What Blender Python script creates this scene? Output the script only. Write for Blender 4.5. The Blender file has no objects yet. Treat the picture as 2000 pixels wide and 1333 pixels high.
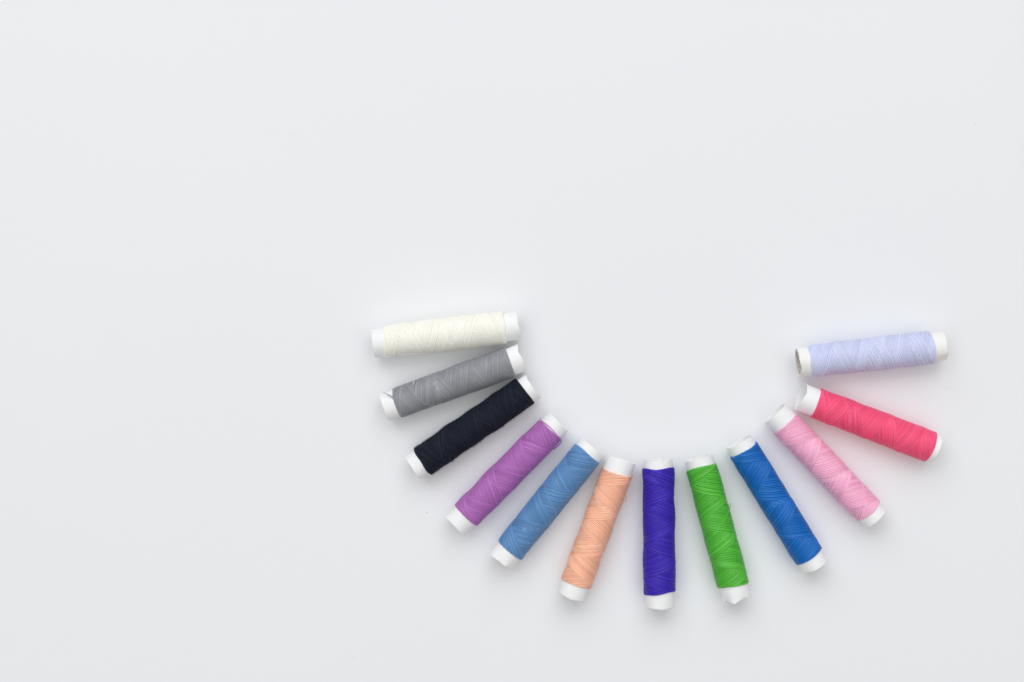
import bpy, math, random
import numpy as np

PI = math.pi
S = 0.00015            # metres per photo pixel (spools about 9 mm thick, 43 mm long)
DIST = 0.50            # camera height above the table
CX, CY = 1000.0, 666.5
scn = bpy.context.scene

# ------------------------------------------------------------------ camera, world, light
cam_d = bpy.data.cameras.new('camera'); cam = bpy.data.objects.new('camera', cam_d)
scn.collection.objects.link(cam); scn.camera = cam
cam.location = (0, 0, DIST); cam.rotation_euler = (0, 0, 0)
cam_d.sensor_width = 36.0
cam_d.lens = 36.0 * DIST / (2000 * S)
cam_d.clip_start = 0.01; cam_d.clip_end = 50

world = bpy.data.worlds.new('World'); scn.world = world; world.use_nodes = True
bg = world.node_tree.nodes['Background']
bg.inputs['Color'].default_value = (1.0, 0.975, 0.945, 1)
bg.inputs['Strength'].default_value = 0.30

def area(name, loc, target, size, energy, col):
    d = bpy.data.lights.new(name, 'AREA'); d.shape = 'RECTANGLE'
    d.size, d.size_y = size; d.energy = energy; d.color = col
    o = bpy.data.objects.new(name, d); scn.collection.objects.link(o)
    o.location = loc
    v = [t - l for t, l in zip(target, loc)]
    from mathutils import Vector
    o.rotation_euler = Vector(v).to_track_quat('-Z', 'Y').to_euler()
    return o
area('window_light', (-0.25, 1.45, 1.45), (0.0, 0.0, 0.0), (2.8, 1.7), 23, (0.93, 0.965, 1.0))
area('ceiling_softbox', (-0.05, 0.25, 1.4), (-0.05, 0.2, 0.0), (2.6, 2.6), 16.5, (0.985, 0.99, 1.0))

scn.cycles.max_bounces = 20; scn.cycles.diffuse_bounces = 14
vs = scn.view_settings
vs.view_transform = 'Standard'; vs.look = 'None'; vs.exposure = 0; vs.gamma = 1
vs.use_curve_mapping = False

# ------------------------------------------------------------------ helpers
def lin(c):
    return tuple(((v / 255) / 12.92) if v / 255 <= 0.04045 else ((v / 255 + 0.055) / 1.055) ** 2.4 for v in c)

def world_xy(px, py, z=0.0):
    """photo pixel -> metres on the plane at height z (photo pixels)"""
    k = (DIST - z * S) / DIST
    return ((px - CX) * S * k, -(py - CY) * S * k)

class Geo:
    def __init__(self): self.v = []; self.f = []; self.n = 0; self.t = []
    def add(self, verts, faces, tint=None):
        verts = np.asarray(verts, float).reshape(-1, 3)
        faces = np.asarray(faces, int)
        self.v.append(verts); self.f.append(faces + self.n); self.n += len(verts)
        self.t.append(np.full(len(verts), 0.5) if tint is None else np.asarray(tint, float).ravel())
    def grid(self, V, wrap=True, tint=None, flip=False):
        """V: (rows, cols, 3); cols wrap round"""
        a, b = V.shape[:2]
        I = np.arange(a * b).reshape(a, b)
        if wrap: J = np.roll(I, -1, axis=1); q = (I[:-1], J[:-1], J[1:], I[1:])
        else: q = (I[:-1, :-1], I[:-1, 1:], I[1:, 1:], I[1:, :-1])
        F = np.stack([x.ravel() for x in q], 1)
        if flip: F = F[:, ::-1]
        self.add(V, F, tint)
    def tube(self, pts, r, n=6, tint=0.5, taper=False):
        P = np.asarray(pts, float); m = len(P)
        T = np.gradient(P, axis=0); T /= np.linalg.norm(T, axis=1, keepdims=True) + 1e-12
        ref = np.array([0.13, 0.31, 0.94]); A = np.cross(T, ref); A /= np.linalg.norm(A, axis=1, keepdims=True) + 1e-9
        B = np.cross(T, A)
        a = np.linspace(0, 2 * PI, n, endpoint=False)
        R = np.full(m, r) if np.isscalar(r) else np.asarray(r)
        if taper: R = R * np.linspace(1, 0.35, m)
        V = P[:, None] + R[:, None, None] * (np.cos(a)[None, :, None] * A[:, None] + np.sin(a)[None, :, None] * B[:, None])
        self.grid(V, True, np.full(m * n, tint))
    def build(self, name, mat, parent=None, smooth=True):
        V = np.concatenate(self.v) * S; F = np.concatenate(self.f); T = np.concatenate(self.t)
        me = bpy.data.meshes.new(name)
        me.vertices.add(len(V)); me.vertices.foreach_set('co', V.astype(np.float32).ravel())
        me.loops.add(F.size); me.loops.foreach_set('vertex_index', F.astype(np.int32).ravel())
        me.polygons.add(len(F))
        me.polygons.foreach_set('loop_start', np.arange(0, F.size, 4, dtype=np.int32))
        me.polygons.foreach_set('loop_total', np.full(len(F), 4, dtype=np.int32))
        me.update(calc_edges=True); me.validate()
        at = me.attributes.new('strand', 'FLOAT', 'POINT')
        if len(me.vertices) == len(T): at.data.foreach_set('value', T.astype(np.float32))
        me.polygons.foreach_set('use_smooth', np.full(len(me.polygons), smooth))
        me.materials.append(mat)
        o = bpy.data.objects.new(name, me); scn.collection.objects.link(o)
        if parent: o.parent = parent
        return o

def smooth_path(pts, n=8):
    """Catmull-Rom through points"""
    P = np.asarray(pts, float); P = np.vstack([2 * P[0] - P[1], P, 2 * P[-1] - P[-2]])
    out = []
    for i in range(1, len(P) - 2):
        for t in np.linspace(0, 1, n, endpoint=False):
            a, b, c, d = P[i - 1:i + 3]
            out.append(0.5 * (2 * b + (c - a) * t + (2 * a - 5 * b + 4 * c - d) * t * t + (3 * b - a - 3 * c + d) * t ** 3))
    out.append(P[-2]); return np.array(out)

# ------------------------------------------------------------------ materials
def new_mat(name):
    m = bpy.data.materials.new(name); m.use_nodes = True
    return m, m.node_tree.nodes, m.node_tree.links, m.node_tree.nodes['Principled BSDF']

def thread_mat(name, col, rough=0.5, sheen=0.08, spec=0.45, var=0.13):
    m, N, L, p = new_mat(name)
    at = N.new('ShaderNodeAttribute'); at.attribute_name = 'strand'
    tc = N.new('ShaderNodeTexCoord')
    nz = N.new('ShaderNodeTexNoise'); nz.inputs['Scale'].default_value = 900; nz.inputs['Detail'].default_value = 3
    L.new(tc.outputs['Object'], nz.inputs['Vector'])
    ad = N.new('ShaderNodeMath'); ad.operation = 'MULTIPLY_ADD'; ad.inputs[1].default_value = 0.45
    L.new(nz.outputs['Fac'], ad.inputs[0]); L.new(at.outputs['Fac'], ad.inputs[2])
    mr = N.new('ShaderNodeMapRange'); mr.inputs['From Min'].default_value = 0.0; mr.inputs['From Max'].default_value = 1.45
    mr.inputs['To Min'].default_value = 1 - var; mr.inputs['To Max'].default_value = 1 + var
    L.new(ad.outputs[0], mr.inputs['Value'])
    mx = N.new('ShaderNodeMix'); mx.data_type = 'RGBA'; mx.blend_type = 'MULTIPLY'; mx.inputs[0].default_value = 1
    mx.inputs[6].default_value = (*col, 1)
    L.new(mr.outputs[0], mx.inputs[7]); L.new(mx.outputs[2], p.inputs['Base Color'])
    p.inputs['Roughness'].default_value = rough; p.inputs['Specular IOR Level'].default_value = spec
    p.inputs['Sheen Weight'].default_value = sheen; p.inputs['Sheen Roughness'].default_value = 0.4
    tint = tuple(0.5 + 0.5 * c for c in col)
    p.inputs['Sheen Tint'].default_value = (*tint, 1)
    # fine twist of the fibres
    n2 = N.new('ShaderNodeTexNoise'); n2.inputs['Scale'].default_value = 5000; n2.inputs['Detail'].default_value = 2
    L.new(tc.outputs['Object'], n2.inputs['Vector'])
    b = N.new('ShaderNodeBump'); b.inputs['Strength'].default_value = 0.35; b.inputs['Distance'].default_value = 0.00008
    L.new(n2.outputs['Fac'], b.inputs['Height']); L.new(b.outputs[0], p.inputs['Normal'])
    return m

def paper_mat(name, col):
    m, N, L, p = new_mat(name)
    tc = N.new('ShaderNodeTexCoord')
    nz = N.new('ShaderNodeTexNoise'); nz.inputs['Scale'].default_value = 350; nz.inputs['Detail'].default_value = 4
    L.new(tc.outputs['Object'], nz.inputs['Vector'])
    cr = N.new('ShaderNodeValToRGB')
    cr.color_ramp.elements[0].position = 0.3; cr.color_ramp.elements[0].color = (*[c * 0.965 for c in col], 1)
    cr.color_ramp.elements[1].position = 0.7; cr.color_ramp.elements[1].color = (*col, 1)
    L.new(nz.outputs['Fac'], cr.inputs[0]); L.new(cr.outputs[0], p.inputs['Base Color'])
    p.inputs['Subsurface Weight'].default_value = 0.1; p.inputs['Subsurface Radius'].default_value = (1, 1, 1); p.inputs['Subsurface Scale'].default_value = 0.002
    p.inputs['Roughness'].default_value = 0.55; p.inputs['Specular IOR Level'].default_value = 0.4
    b = N.new('ShaderNodeBump'); b.inputs['Strength'].default_value = 0.25; b.inputs['Distance'].default_value = 0.00015
    L.new(nz.outputs['Fac'], b.inputs['Height']); L.new(b.outputs[0], p.inputs['Normal'])
    return m

WHITE_PAPER = paper_mat('white_paper', (0.95, 0.95, 0.95))
WARM_PAPER = paper_mat('yellowed_paper', (0.94, 0.93, 0.91))
BROWN_PAPER = paper_mat('brown_torn_paper', (0.66, 0.61, 0.54))
LINT = paper_mat('white_lint', (0.9, 0.9, 0.9))

# ------------------------------------------------------------------ table
def make_table():
    m, N, L, p = new_mat('white_table')
    tc = N.new('ShaderNodeTexCoord')
    nz = N.new('ShaderNodeTexNoise'); nz.inputs['Scale'].default_value = 9; nz.inputs['Detail'].default_value = 4
    L.new(tc.outputs['Object'], nz.inputs['Vector'])
    cr = N.new('ShaderNodeValToRGB')
    cr.color_ramp.elements[0].position = 0.25; cr.color_ramp.elements[0].color = (0.848, 0.859, 0.878, 1)
    cr.color_ramp.elements[1].position = 0.75; cr.color_ramp.elements[1].color = (0.860, 0.871, 0.888, 1)
    L.new(nz.outputs['Fac'], cr.inputs[0]); L.new(cr.outputs[0], p.inputs['Base Color'])
    p.inputs['Roughness'].default_value = 0.5; p.inputs['Specular IOR Level'].default_value = 0.25
    n2 = N.new('ShaderNodeTexNoise'); n2.inputs['Scale'].default_value = 1400; n2.inputs['Detail'].default_value = 3
    L.new(tc.outputs['Object'], n2.inputs['Vector'])
    b = N.new('ShaderNodeBump'); b.inputs['Strength'].default_value = 0.12; b.inputs['Distance'].default_value = 0.0001
    L.new(n2.outputs['Fac'], b.inputs['Height']); L.new(b.outputs[0], p.inputs['Normal'])
    g = Geo()
    w = 1.5 / S
    xs = np.linspace(-w, w, 3)
    X, Y = np.meshgrid(xs, xs)
    g.grid(np.stack([X, Y, 0 * X], -1), wrap=False)
    g.build('table_top', m)['kind'] = 'structure'
make_table()

# ------------------------------------------------------------------ spools
NT = 384

def wobble(rng, n, amp, fmax, th):
    """smooth periodic noise of the angle"""
    out = np.zeros_like(th)
    for k in range(1, fmax + 1):
        out += rng.normal() / k ** 0.8 * np.sin(k * th + rng.uniform(0, 2 * PI))
    return amp * out

def family(X, TH, P, pitch, sgn, rng, phase):
    """one family of parallel windings: returns profile (0..1), age (0..1) and a random value per strand"""
    N = int(round(P / pitch)); pitch = P / N
    u = X - sgn * P * TH / (2 * PI) + phase
    u = u + 1.3 * np.sin(X / 31.0 + rng.uniform(0, 6)) + 0.9 * np.sin(TH * 2 + X / 47.0 + rng.uniform(0, 6))
    K = 4000
    jit = rng.normal(0, 0.09, K); rv = rng.uniform(0, 1, K); wd = rng.uniform(0.88, 1.05, K)
    c = u / pitch
    k0 = np.floor(c).astype(int)
    best = np.zeros_like(u); idx = k0 % K
    for dk in (-1, 0, 1, 2):
        k = (k0 + dk) % K
        d = np.abs(c - (k0 + dk) - jit[k]) / (0.455 * wd[k])
        h = np.sqrt(np.clip(1 - d * d, 0, 1))
        b = h > best
        best = np.where(b, h, best); idx = np.where(b, k, idx)
    # age inside the repeat: strand number modulo N
    age = (np.floor(c + 0.5).astype(int) % N) / N
    return best, age, rv[idx]

def winding(sp, rng):
    x0, x1, r0, r1 = sp['t0'], sp['t1'], sp['r0'], sp['r1']
    tr = sp['tr']
    L = x1 - x0
    nx = int(L / 0.5)
    th = np.linspace(0, 2 * PI, NT, endpoint=False)         # 0 = underside seam, PI = top
    e0 = wobble(rng, 0, sp.get('e', 0.8), 4, th) + rng.normal() * 1.5 * np.cos(th + rng.uniform(0, 6))
    e1 = wobble(rng, 0, sp.get('e', 0.8), 4, th) + rng.normal() * 1.5 * np.cos(th + rng.uniform(0, 6))
    # denser rows near the two ends
    t = np.linspace(0, 1, nx)[:, None]
    X = (x0 + e0)[None, :] * (1 - t) + (x1 + e1)[None, :] * t
    TH = np.broadcast_to(th[None, :], X.shape)
    P, pitch = sp['P'], sp['pitch']
    rt = pitch * 0.52
    ph = rng.uniform(0, P)
    hA, aA, vA = family(X, TH, P, pitch, 1, rng, ph + P / 2 + rng.uniform(-0.13, 0.13) * P)
    hB, aB, vB = family(X, TH, P, pitch, -1, rng, ph)
    newer = aA > aB
    oA = np.where(newer, 1.0, 0.0) ; oB = 1 - oA
    HA = hA + oA * 0.95 ; HB = hB + oB * 0.95
    H = np.maximum(HA, HB); V = np.where(HA > HB, vA, vB)
    H = H + 0.35 * np.where(newer, aA, aB)
    # a few stray turns laid over the rest
    for k in range(max(2, sp.get('stray', 4) - 2)):
        xs = rng.uniform(x0 + 8, x1 - 8); ts = rng.uniform(PI * 0.6, PI * 1.4)
        sl = rng.choice([-1, 1]) * rng.uniform(0.35, 1.9) * P / (2 * PI)
        span = rng.uniform(1.2, 2.8)
        for q in range(rng.integers(1, 3)):
            d = np.abs(X - xs - q * pitch * 1.25 - sl * (TH - ts) - 1.5 * np.sin(TH * 1.5 + k)) / (0.5 * pitch)
            d = d / math.cos(math.atan(abs(sl) / r0)) * 1.0
            m = np.clip((span - np.abs(TH - ts)) * 4, 0, 1)
            h = (np.sqrt(np.clip(1 - d * d, 0, 1)) * 0.9 + 1.1) * m
            on = (d < 1) & (h > H)
            H = np.where(on, h, H); V = np.where(on, rng.uniform(0.25, 0.7), V)
    # winding body: radius, slow bumps, rounded shoulders
    s = (X - x0) / L
    R = r0 + (r1 - r0) * s + sp.get('bulge', 1.0) * np.sin(PI * np.clip(s, 0, 1))
    for k in range(6):
        R = R + rng.normal(0, 0.24) * np.sin(X / rng.uniform(5, 20) + rng.integers(1, 4) * TH + rng.uniform(0, 6))
    d_end = np.minimum(X - X[:1], X[-1:] - X)
    w = 3.2
    sh = np.sqrt(np.clip(1 - (1 - np.clip(d_end / w, 0, 1)) ** 2, 0, 1))
    Rt = np.maximum(R - 2.35 * rt + 1.3 * rt * H, tr + 0.4)
    Rf = (tr - 0.6) + (Rt - (tr - 0.6)) * (0.0 + 1.0 * sh)
    zc = sp['zc']
    ang = TH - PI / 2                                        # TH=PI -> up
    Y = Rf * np.cos(ang); Z = Rf * np.sin(ang)
    Z = np.maximum(Z, -zc + 0.02)                            # pressed flat where it lies on the table
    g = Geo()
    g.grid(np.stack([X, Y, Z + zc], -1), True, V, flip=True)
    # loose fibres standing off the thread
    for k in range(sp.get('fuzz', 25)):
        i = rng.integers(4, nx - 4); a = rng.uniform(-0.25, PI + 0.25) if rng.random() < 0.4 else rng.choice([0.0, PI]) + rng.normal(0, 0.35)
        j = int(((a + PI / 2) % (2 * PI)) / (2 * PI) * NT) % NT
        p0 = np.array([X[i, j], Y[i, j], Z[i, j] + zc])
        nrm = np.array([0, math.cos(a), math.sin(a)])
        if p0[2] < 6 and nrm[2] < 0: continue
        tan = np.array([rng.normal(), -math.sin(a) * rng.normal(), math.cos(a) * rng.normal()])
        ln = rng.uniform(2.5, sp.get('fl', 6.0))
        pts = [p0 - nrm * 0.5]
        for q in range(1, 6):
            f = q / 5
            c = p0 + nrm * ln * 0.75 * math.sin(f * rng.uniform(1.3, 2.2)) + tan * ln * 0.7 * f * f + rng.normal(0, 0.12, 3)
            c[2] = max(c[2], 0.2); pts.append(c)
        g.tube(pts, sp.get('fr', 0.13), 3, rng.uniform(0, 1), taper=True)
    return g

def ang_d(a, b):
    return (a - b + PI) % (2 * PI) - PI

def paper_tube(sp, rng):
    """hollow rolled-paper core with worn, dented ends. angle 0 = +Y side, 90 deg = up"""
    n = 144
    th = np.linspace(0, 2 * PI, n, endpoint=False)
    a0, a1, tr, zc = sp['a0'], sp['a1'], sp['tr'], sp['zc']
    def rim(spec, amp):
        e = wobble(rng, 0, amp * 0.4, 5, th) + rng.normal(0, 0.12, n)
        for ad, wd, dep in spec:
            d = np.abs(ang_d(th, math.radians(ad))) / math.radians(wd)
            e = e - dep * np.clip(1 - d, 0, 1) ** 1.2
        return e                                             # positive = sticks out
    eL = rim(sp.get('rimA', []), 0.8); eR = rim(sp.get('rimB', []), 0.8)
    rows = []
    fr = np.concatenate([np.linspace(0, 0.13, 22), np.linspace(0.16, 0.84, 14), np.linspace(0.87, 1, 22)])
    xa = a0 - eL; xb = a1 + eR
    wA = wobble(rng, 0, 0.30, 4, th); wB = wobble(rng, 0, 0.30, 4, th)
    def rad(f):
        d0 = f * (a1 - a0); d1 = (1 - f) * (a1 - a0)
        k0 = math.exp(-d0 / 13); k1 = math.exp(-d1 / 13)
        r = np.full(n, float(tr))
        r = r + wA * k0 * 1.6 + wB * k1 * 1.6
        for key, k, L in (('dentA', math.exp(-d0 / 11), d0), ('dentB', math.exp(-d1 / 11), d1)):
            for ad, wd, dep in sp.get(key, []):
                q = np.abs(ang_d(th, math.radians(ad))) / math.radians(wd)
                r = r - dep * np.exp(-q * q) * k + (0.35 * dep) * np.exp(-((q - 1.9) ** 2) * 2) * k
        return r
    def ring(f, off):
        x = xa * (1 - f) + xb * f; r = rad(f) + off
        z = np.maximum(r * np.sin(th) + zc, 0.15)
        return np.stack([x, r * np.cos(th), z], -1)
    V = [ring(f, 0) for f in fr] + [ring(1, -0.5), ring(1, -1.3)] + [ring(f, -1.3) for f in fr[::-1][1:]] + [ring(0, -0.5), ring(0, 0)]
    g = Geo(); g.grid(np.array(V), True)
    # the overlap of the rolled paper: a thin raised strip along the tube
    sa = math.radians(sp.get('seam', 70)); m = 10
    fa = np.array([f for f in fr])
    strips = []
    for q in range(m):
        aa = sa + math.radians(q * 2.4)
        row = []
        for f in fa:
            j = int((aa % (2 * PI)) / (2 * PI) * n) % n
            x = (xa[j] * (1 - f) + xb[j] * f) * (1 - 0.0004 * q)
            r = rad(f)[j] + (0.38 if 0 < q < m - 1 else -0.2)
            tw = sp.get('twist', 0.25) * f
            row.append([x, r * math.cos(aa + tw * 0), max(0.15, r * math.sin(aa) + zc)])
        strips.append(row)
    return g

PROTO = []
def spool(sp, label, mat):
    rng = np.random.default_rng(sp['seed'])
    zc = max(sp['r0'], sp['r1']) + 0.3
    (ax, ay), (bx, by) = sp['A'], sp['B']                    # tube end centres in the photo
    (tx0, ty0), (tx1, ty1) = sp['TA'], sp['TB']
    A = np.array(world_xy(ax, ay, zc)); B = np.array(world_xy(bx, by, zc))
    T0 = np.array(world_xy(tx0, ty0, zc)); T1 = np.array(world_xy(tx1, ty1, zc))
    C = (T0 + T1) / 2; D = (T1 - T0); D = D / np.linalg.norm(D)
    loc = lambda P: float(np.dot(P - C, D)) / S
    sp.update(zc=zc, a0=loc(A), a1=loc(B), t0=loc(T0), t1=loc(T1))
    root = bpy.data.objects.new('thread_spool', None); scn.collection.objects.link(root)
    root.empty_display_size = 0.005
    root.location = (C[0], C[1], 0); rz = math.atan2(D[1], D[0]); root.rotation_euler = (0, 0, rz)
    root['label'] = label; root['category'] = 'thread spool'; root['group'] = 'thread spools laid out in a half circle'
    paper_tube(sp, rng).build('paper_tube', sp.get('paper', WHITE_PAPER), root)
    winding(sp, rng).build('wound_thread', mat, root)
    def to_local(px, py, z):
        w = np.array(world_xy(px, py, z)) - C
        return [float(np.dot(w, D)) / S, float(-w[0] * D[1] + w[1] * D[0]) / S, z]
    for pts, r in sp.get('loose', []):
        g = Geo(); g.tube(smooth_path([to_local(*q) for q in pts]), r, 8, 0.8)
        g.build('loose_thread', mat, root)
    return root, to_local

SP = [
 dict(seed=11, A=(729, 669), B=(1013, 635.5), TA=(751, 668), TB=(987, 639.5), r0=30, r1=31, tr=27.5, P=72, pitch=3.47, bulge=1.4,
      col=(253, 252, 243), label='cream white thread spool at the top left end of the arc',
      rough=0.45, var=0.03, fuzz=20, rimA=[(60, 50, 1.0)], rimB=[(250, 60, -2.5)], stray=7, e=1.1,
      loose=[([(818, 659, 63), (822, 668, 61), (831, 676, 57), (838, 679, 53)], 1.0), ([(812, 664, 63), (820, 672, 59), (829, 680, 52)], 0.9)]),
 dict(seed=12, A=(751, 797), B=(1020, 699), TA=(773, 788.5), TB=(998, 707), r0=28.8, r1=30, tr=27, P=70, pitch=3.37, bulge=0.8,
      col=(152, 154, 160), label='grey thread spool between the cream and the black spools',
      rough=0.32, spec=1.0, fuzz=30, rimB=[(60, 35, 3.0), (250, 80, 1.5)], rimA=[(20, 30, 1.5)], dentB=[(50, 22, 1.5)], stray=5,
      loose=[([(771, 779, 54), (766, 774.5, 55.5), (758, 771, 55), (748.8, 766.6, 53)], 0.75), ([(806, 750, 50), (814, 742.5, 44), (824, 738, 38), (834, 735.5, 36), (841, 738, 42)], 0.4), ([(770, 783, 55), (764, 775.5, 57), (757, 772, 56)], 0.6)]),
 dict(seed=13, A=(807.5, 914.5), B=(1039.5, 753), TA=(823.5, 903), TB=(1026.5, 764), r0=30.3, r1=29.7, tr=26.6, P=76, pitch=3.37, bulge=0.4,
      col=(25, 31, 46), label='black navy-tinted thread spool with fuzzy fibres, beside the grey spool',
      rough=0.7, fuzz=1500, fl=5.0, fr=0.12, var=0.3, sheen=0.04, rimB=[(60, 30, 1.0)], stray=3,
      spec=0.25),
 dict(seed=14, A=(888.5, 1026), B=(1091.5, 824), TA=(909, 1007.5), TB=(1076, 839), r0=29.4, r1=28.8, tr=26.8, P=78, pitch=3.37, bulge=1.2,
      col=(184, 114, 190), label='purple orchid thread spool with a loose strand looped at its upper end',
      rough=0.42, fuzz=30, rimA=[(200, 60, 2.2)], rimB=[(140, 50, 1.0)], dentA=[(70, 25, 0.8)],
      loose=[([(1055.5, 816, 42), (1057, 822, 46), (1067.5, 829.5, 55), (1079, 840, 56.5), (1089, 852, 50), (1095.5, 860, 38), (1095, 865, 25), (1089, 872, 13), (1081, 878, 8)], 0.95)]),
 dict(seed=15, A=(977, 1097), B=(1158, 872), TA=(995, 1075), TB=(1148, 885), r0=29.2, r1=29.8, tr=27.2, P=84, pitch=3.57, bulge=0.8,
      col=(100, 149, 199), label='light sky blue thread spool between the purple and the peach spools',
      rough=0.36, fuzz=25, rimA=[(150, 16, -3.0), (125, 18, 4.0), (85, 40, 1.5)], dentA=[(150, 20, 2.5), (80, 20, 1.0)], rimB=[(60, 30, 0.8)]),
 dict(seed=16, A=(1212, 896.5), B=(1115.3, 1165.5), TA=(1206, 920), TB=(1124, 1142), r0=30.2, r1=30.0, tr=27.8, P=72, pitch=3.47, bulge=-0.4,
      col=(255, 198, 168), label='peach orange thread spool between the sky blue and the violet spools',
      rough=0.42, fuzz=30, rimB=[(90, 60, -2.5)], dentB=[(60, 40, 1.2)], stray=5,
      loose=[([(1207, 957, 57), (1215, 962, 50), (1222, 967, 38), (1223, 974, 28), (1222, 980, 20)], 1.0)]),
 dict(e=1.6, seed=17, A=(1285, 898.5), B=(1288.7, 1186), TA=(1286, 914), TB=(1288.3, 1158.5), r0=30.2, r1=30.8, tr=27.6, P=66, pitch=3.27, bulge=-0.2,
      col=(58, 30, 182), label='deep violet thread spool standing upright in the middle of the arc',
      rough=0.6, fuzz=90, fl=5, rimA=[(35, 35, -1.8)], rimB=[(80, 45, -2.2)], dentB=[(70, 25, 1.6)], var=0.2, sheen=0.04,
      loose=[([(1280, 1068, 61.5), (1285, 1064, 62.5), (1290, 1069, 62.5), (1297, 1066, 61.5)], 0.55)]),
 dict(seed=18, A=(1364.5, 895), B=(1440, 1172), TA=(1369.5, 911), TB=(1432.5, 1143.5), r0=29.8, r1=30.6, tr=27.5, P=74, pitch=3.47, bulge=0.4,
      col=(90, 194, 60), label='bright green thread spool with a short frayed tail on its right side',
      rough=0.42, fuzz=40, rimB=[(155, 28, 6.0), (110, 16, -2.5), (60, 40, 3.0)], dentB=[(145, 20, 3.0), (65, 28, 2.2)], rimA=[(90, 60, -0.6)],
      loose=[([(1427.5, 1018, 30), (1427, 1006, 31), (1425, 996, 32), (1426.8, 983, 34)], 0.7), ([(1427, 1012, 32), (1424.5, 998, 36), (1422.5, 985, 38)], 0.55)]),
 dict(seed=19, A=(1443.5, 863.5), B=(1594.5, 1108), TA=(1452, 878.5), TB=(1581, 1088), r0=29.6, r1=29.4, tr=26.8, P=86, pitch=3.47, bulge=0.3,
      col=(0, 112, 198), label='strong royal blue thread spool between the green and the pink spools',
      rough=0.5, fuzz=25, rimB=[(150, 26, 4.5), (185, 18, -2)], dentB=[(140, 24, 2.0)], rimA=[(165, 28, -2.4)], dentA=[(175, 20, 2.0)], sheen=0.04),
 dict(seed=20, A=(1513, 807), B=(1711, 1014), TA=(1532.5, 826.5), TB=(1697.5, 1000), r0=28.6, r1=28.4, tr=26.3, P=84, pitch=3.37, bulge=0.9,
      col=(255, 190, 220), label='pale pink silky thread spool between the royal blue and the hot pink spools',
      rough=0.3, fuzz=30, rimA=[(150, 60, 1.0)], spec=0.75, var=0.08, stray=6),
 dict(seed=21, A=(1562, 776), B=(1829, 878.5), TA=(1591.7, 786.5), TB=(1818.5, 874), r0=29.2, r1=30.4, tr=27.2, P=72, pitch=3.37, bulge=0.3,
      col=(253, 92, 136), label='hot pink crimson thread spool with a torn open end, below the lavender spool',
      rough=0.45, fuzz=60, fl=4.5, rimA=[(65, 70, 6.0)], dentA=[(70, 22, 1.2)]),
 dict(seed=22, A=(1558, 708.5), B=(1844, 675), TA=(1579.7, 706), TB=(1820, 678.5), r0=30.2, r1=32.0, tr=27.6, P=74, pitch=3.67, bulge=0.6,
      col=(216, 220, 246), label='pale lavender thread spool at the right end of the arc with ragged paper ends',
      rough=0.42, fuzz=25, rimA=[(120, 35, 2.5), (75, 14, -1), (150, 12, 2.0)], dentA=[(120, 30, 1.5), (160, 14, 1.5)], rimB=[(195, 16, -2.5), (90, 40, 1.0)],
      dentB=[(150, 16, 2.0)], paper=WARM_PAPER, var=0.08),
]

tl = {}
for sp in SP:
    mat = thread_mat('thread_%d' % sp['seed'], lin(sp['col']), sp.get('rough', 0.5) * 0.88, sp.get('sheen', 0.08), sp.get('spec', 0.6), sp.get('var', 0.13))
    root, loc = spool(sp, sp['label'], mat)
    tl[sp['seed']] = (root, loc, sp)

# brown torn inner paper showing in the left end of the lavender spool
root, loc, sp = tl[22]
rng = np.random.default_rng(5)
g = Geo()
n, m = 40, 10
th = np.linspace(math.radians(80), math.radians(330), n)
V = np.zeros((m, n, 3))
for i in range(m):
    f = i / (m - 1)
    r = sp['tr'] - 2.2 - 5.5 * f + rng.normal(0, 0.9, n)
    x = sp['a0'] + 1.5 + 11 * f * (0.5 + 0.5 * np.sin(th * 2)) + rng.normal(0, 0.8, n)
    V[i, :, 0] = x; V[i, :, 1] = r * np.cos(th); V[i, :, 2] = np.maximum(1, r * np.sin(th) + sp['zc'])
g.grid(V, wrap=False)
g.build('torn_lining', BROWN_PAPER, root, smooth=False)

# white lint caught in the grey windings
root, loc, sp = tl[12]
g = Geo()
g.tube(smooth_path([loc(806, 754, 55), loc(807.5, 750, 56), loc(808, 747, 54), loc(810, 745, 52)]), 0.5, 6)
g.build('lint', LINT, root)

# ------------------------------------------------------------------ dust on the table
rng = np.random.default_rng(3)
g = Geo()
for px, py, r in [(1463, 1105, 0.9), (1522, 1083, 0.8), (1410, 1205, 0.9), (833, 1001, 1.1), (1906, 243, 0.9), (690, 1285, 0.8), (1468, 1142, 0.7),
                  (573, 266, 0.6), (672, 243, 0.7), (1625, 966, 0.6), (1848, 757, 0.8)]:
    x, y = world_xy(px, py); a = rng.uniform(0, PI)
    l = rng.uniform(0.8, 1.6)
    p = [(x / S + l * k * math.cos(a) + rng.normal(0, 0.3), y / S + l * k * math.sin(a) + rng.normal(0, 0.3), r * 0.5) for k in (-1, 0, 1)]
    g.tube(smooth_path(p, 4), r * 0.55, 6)
o = g.build('dust', paper_mat('dust', (0.62, 0.60, 0.57))); o['kind'] = 'stuff'
o['label'] = 'tiny specks of lint scattered on the white table'; o['category'] = 'dust'
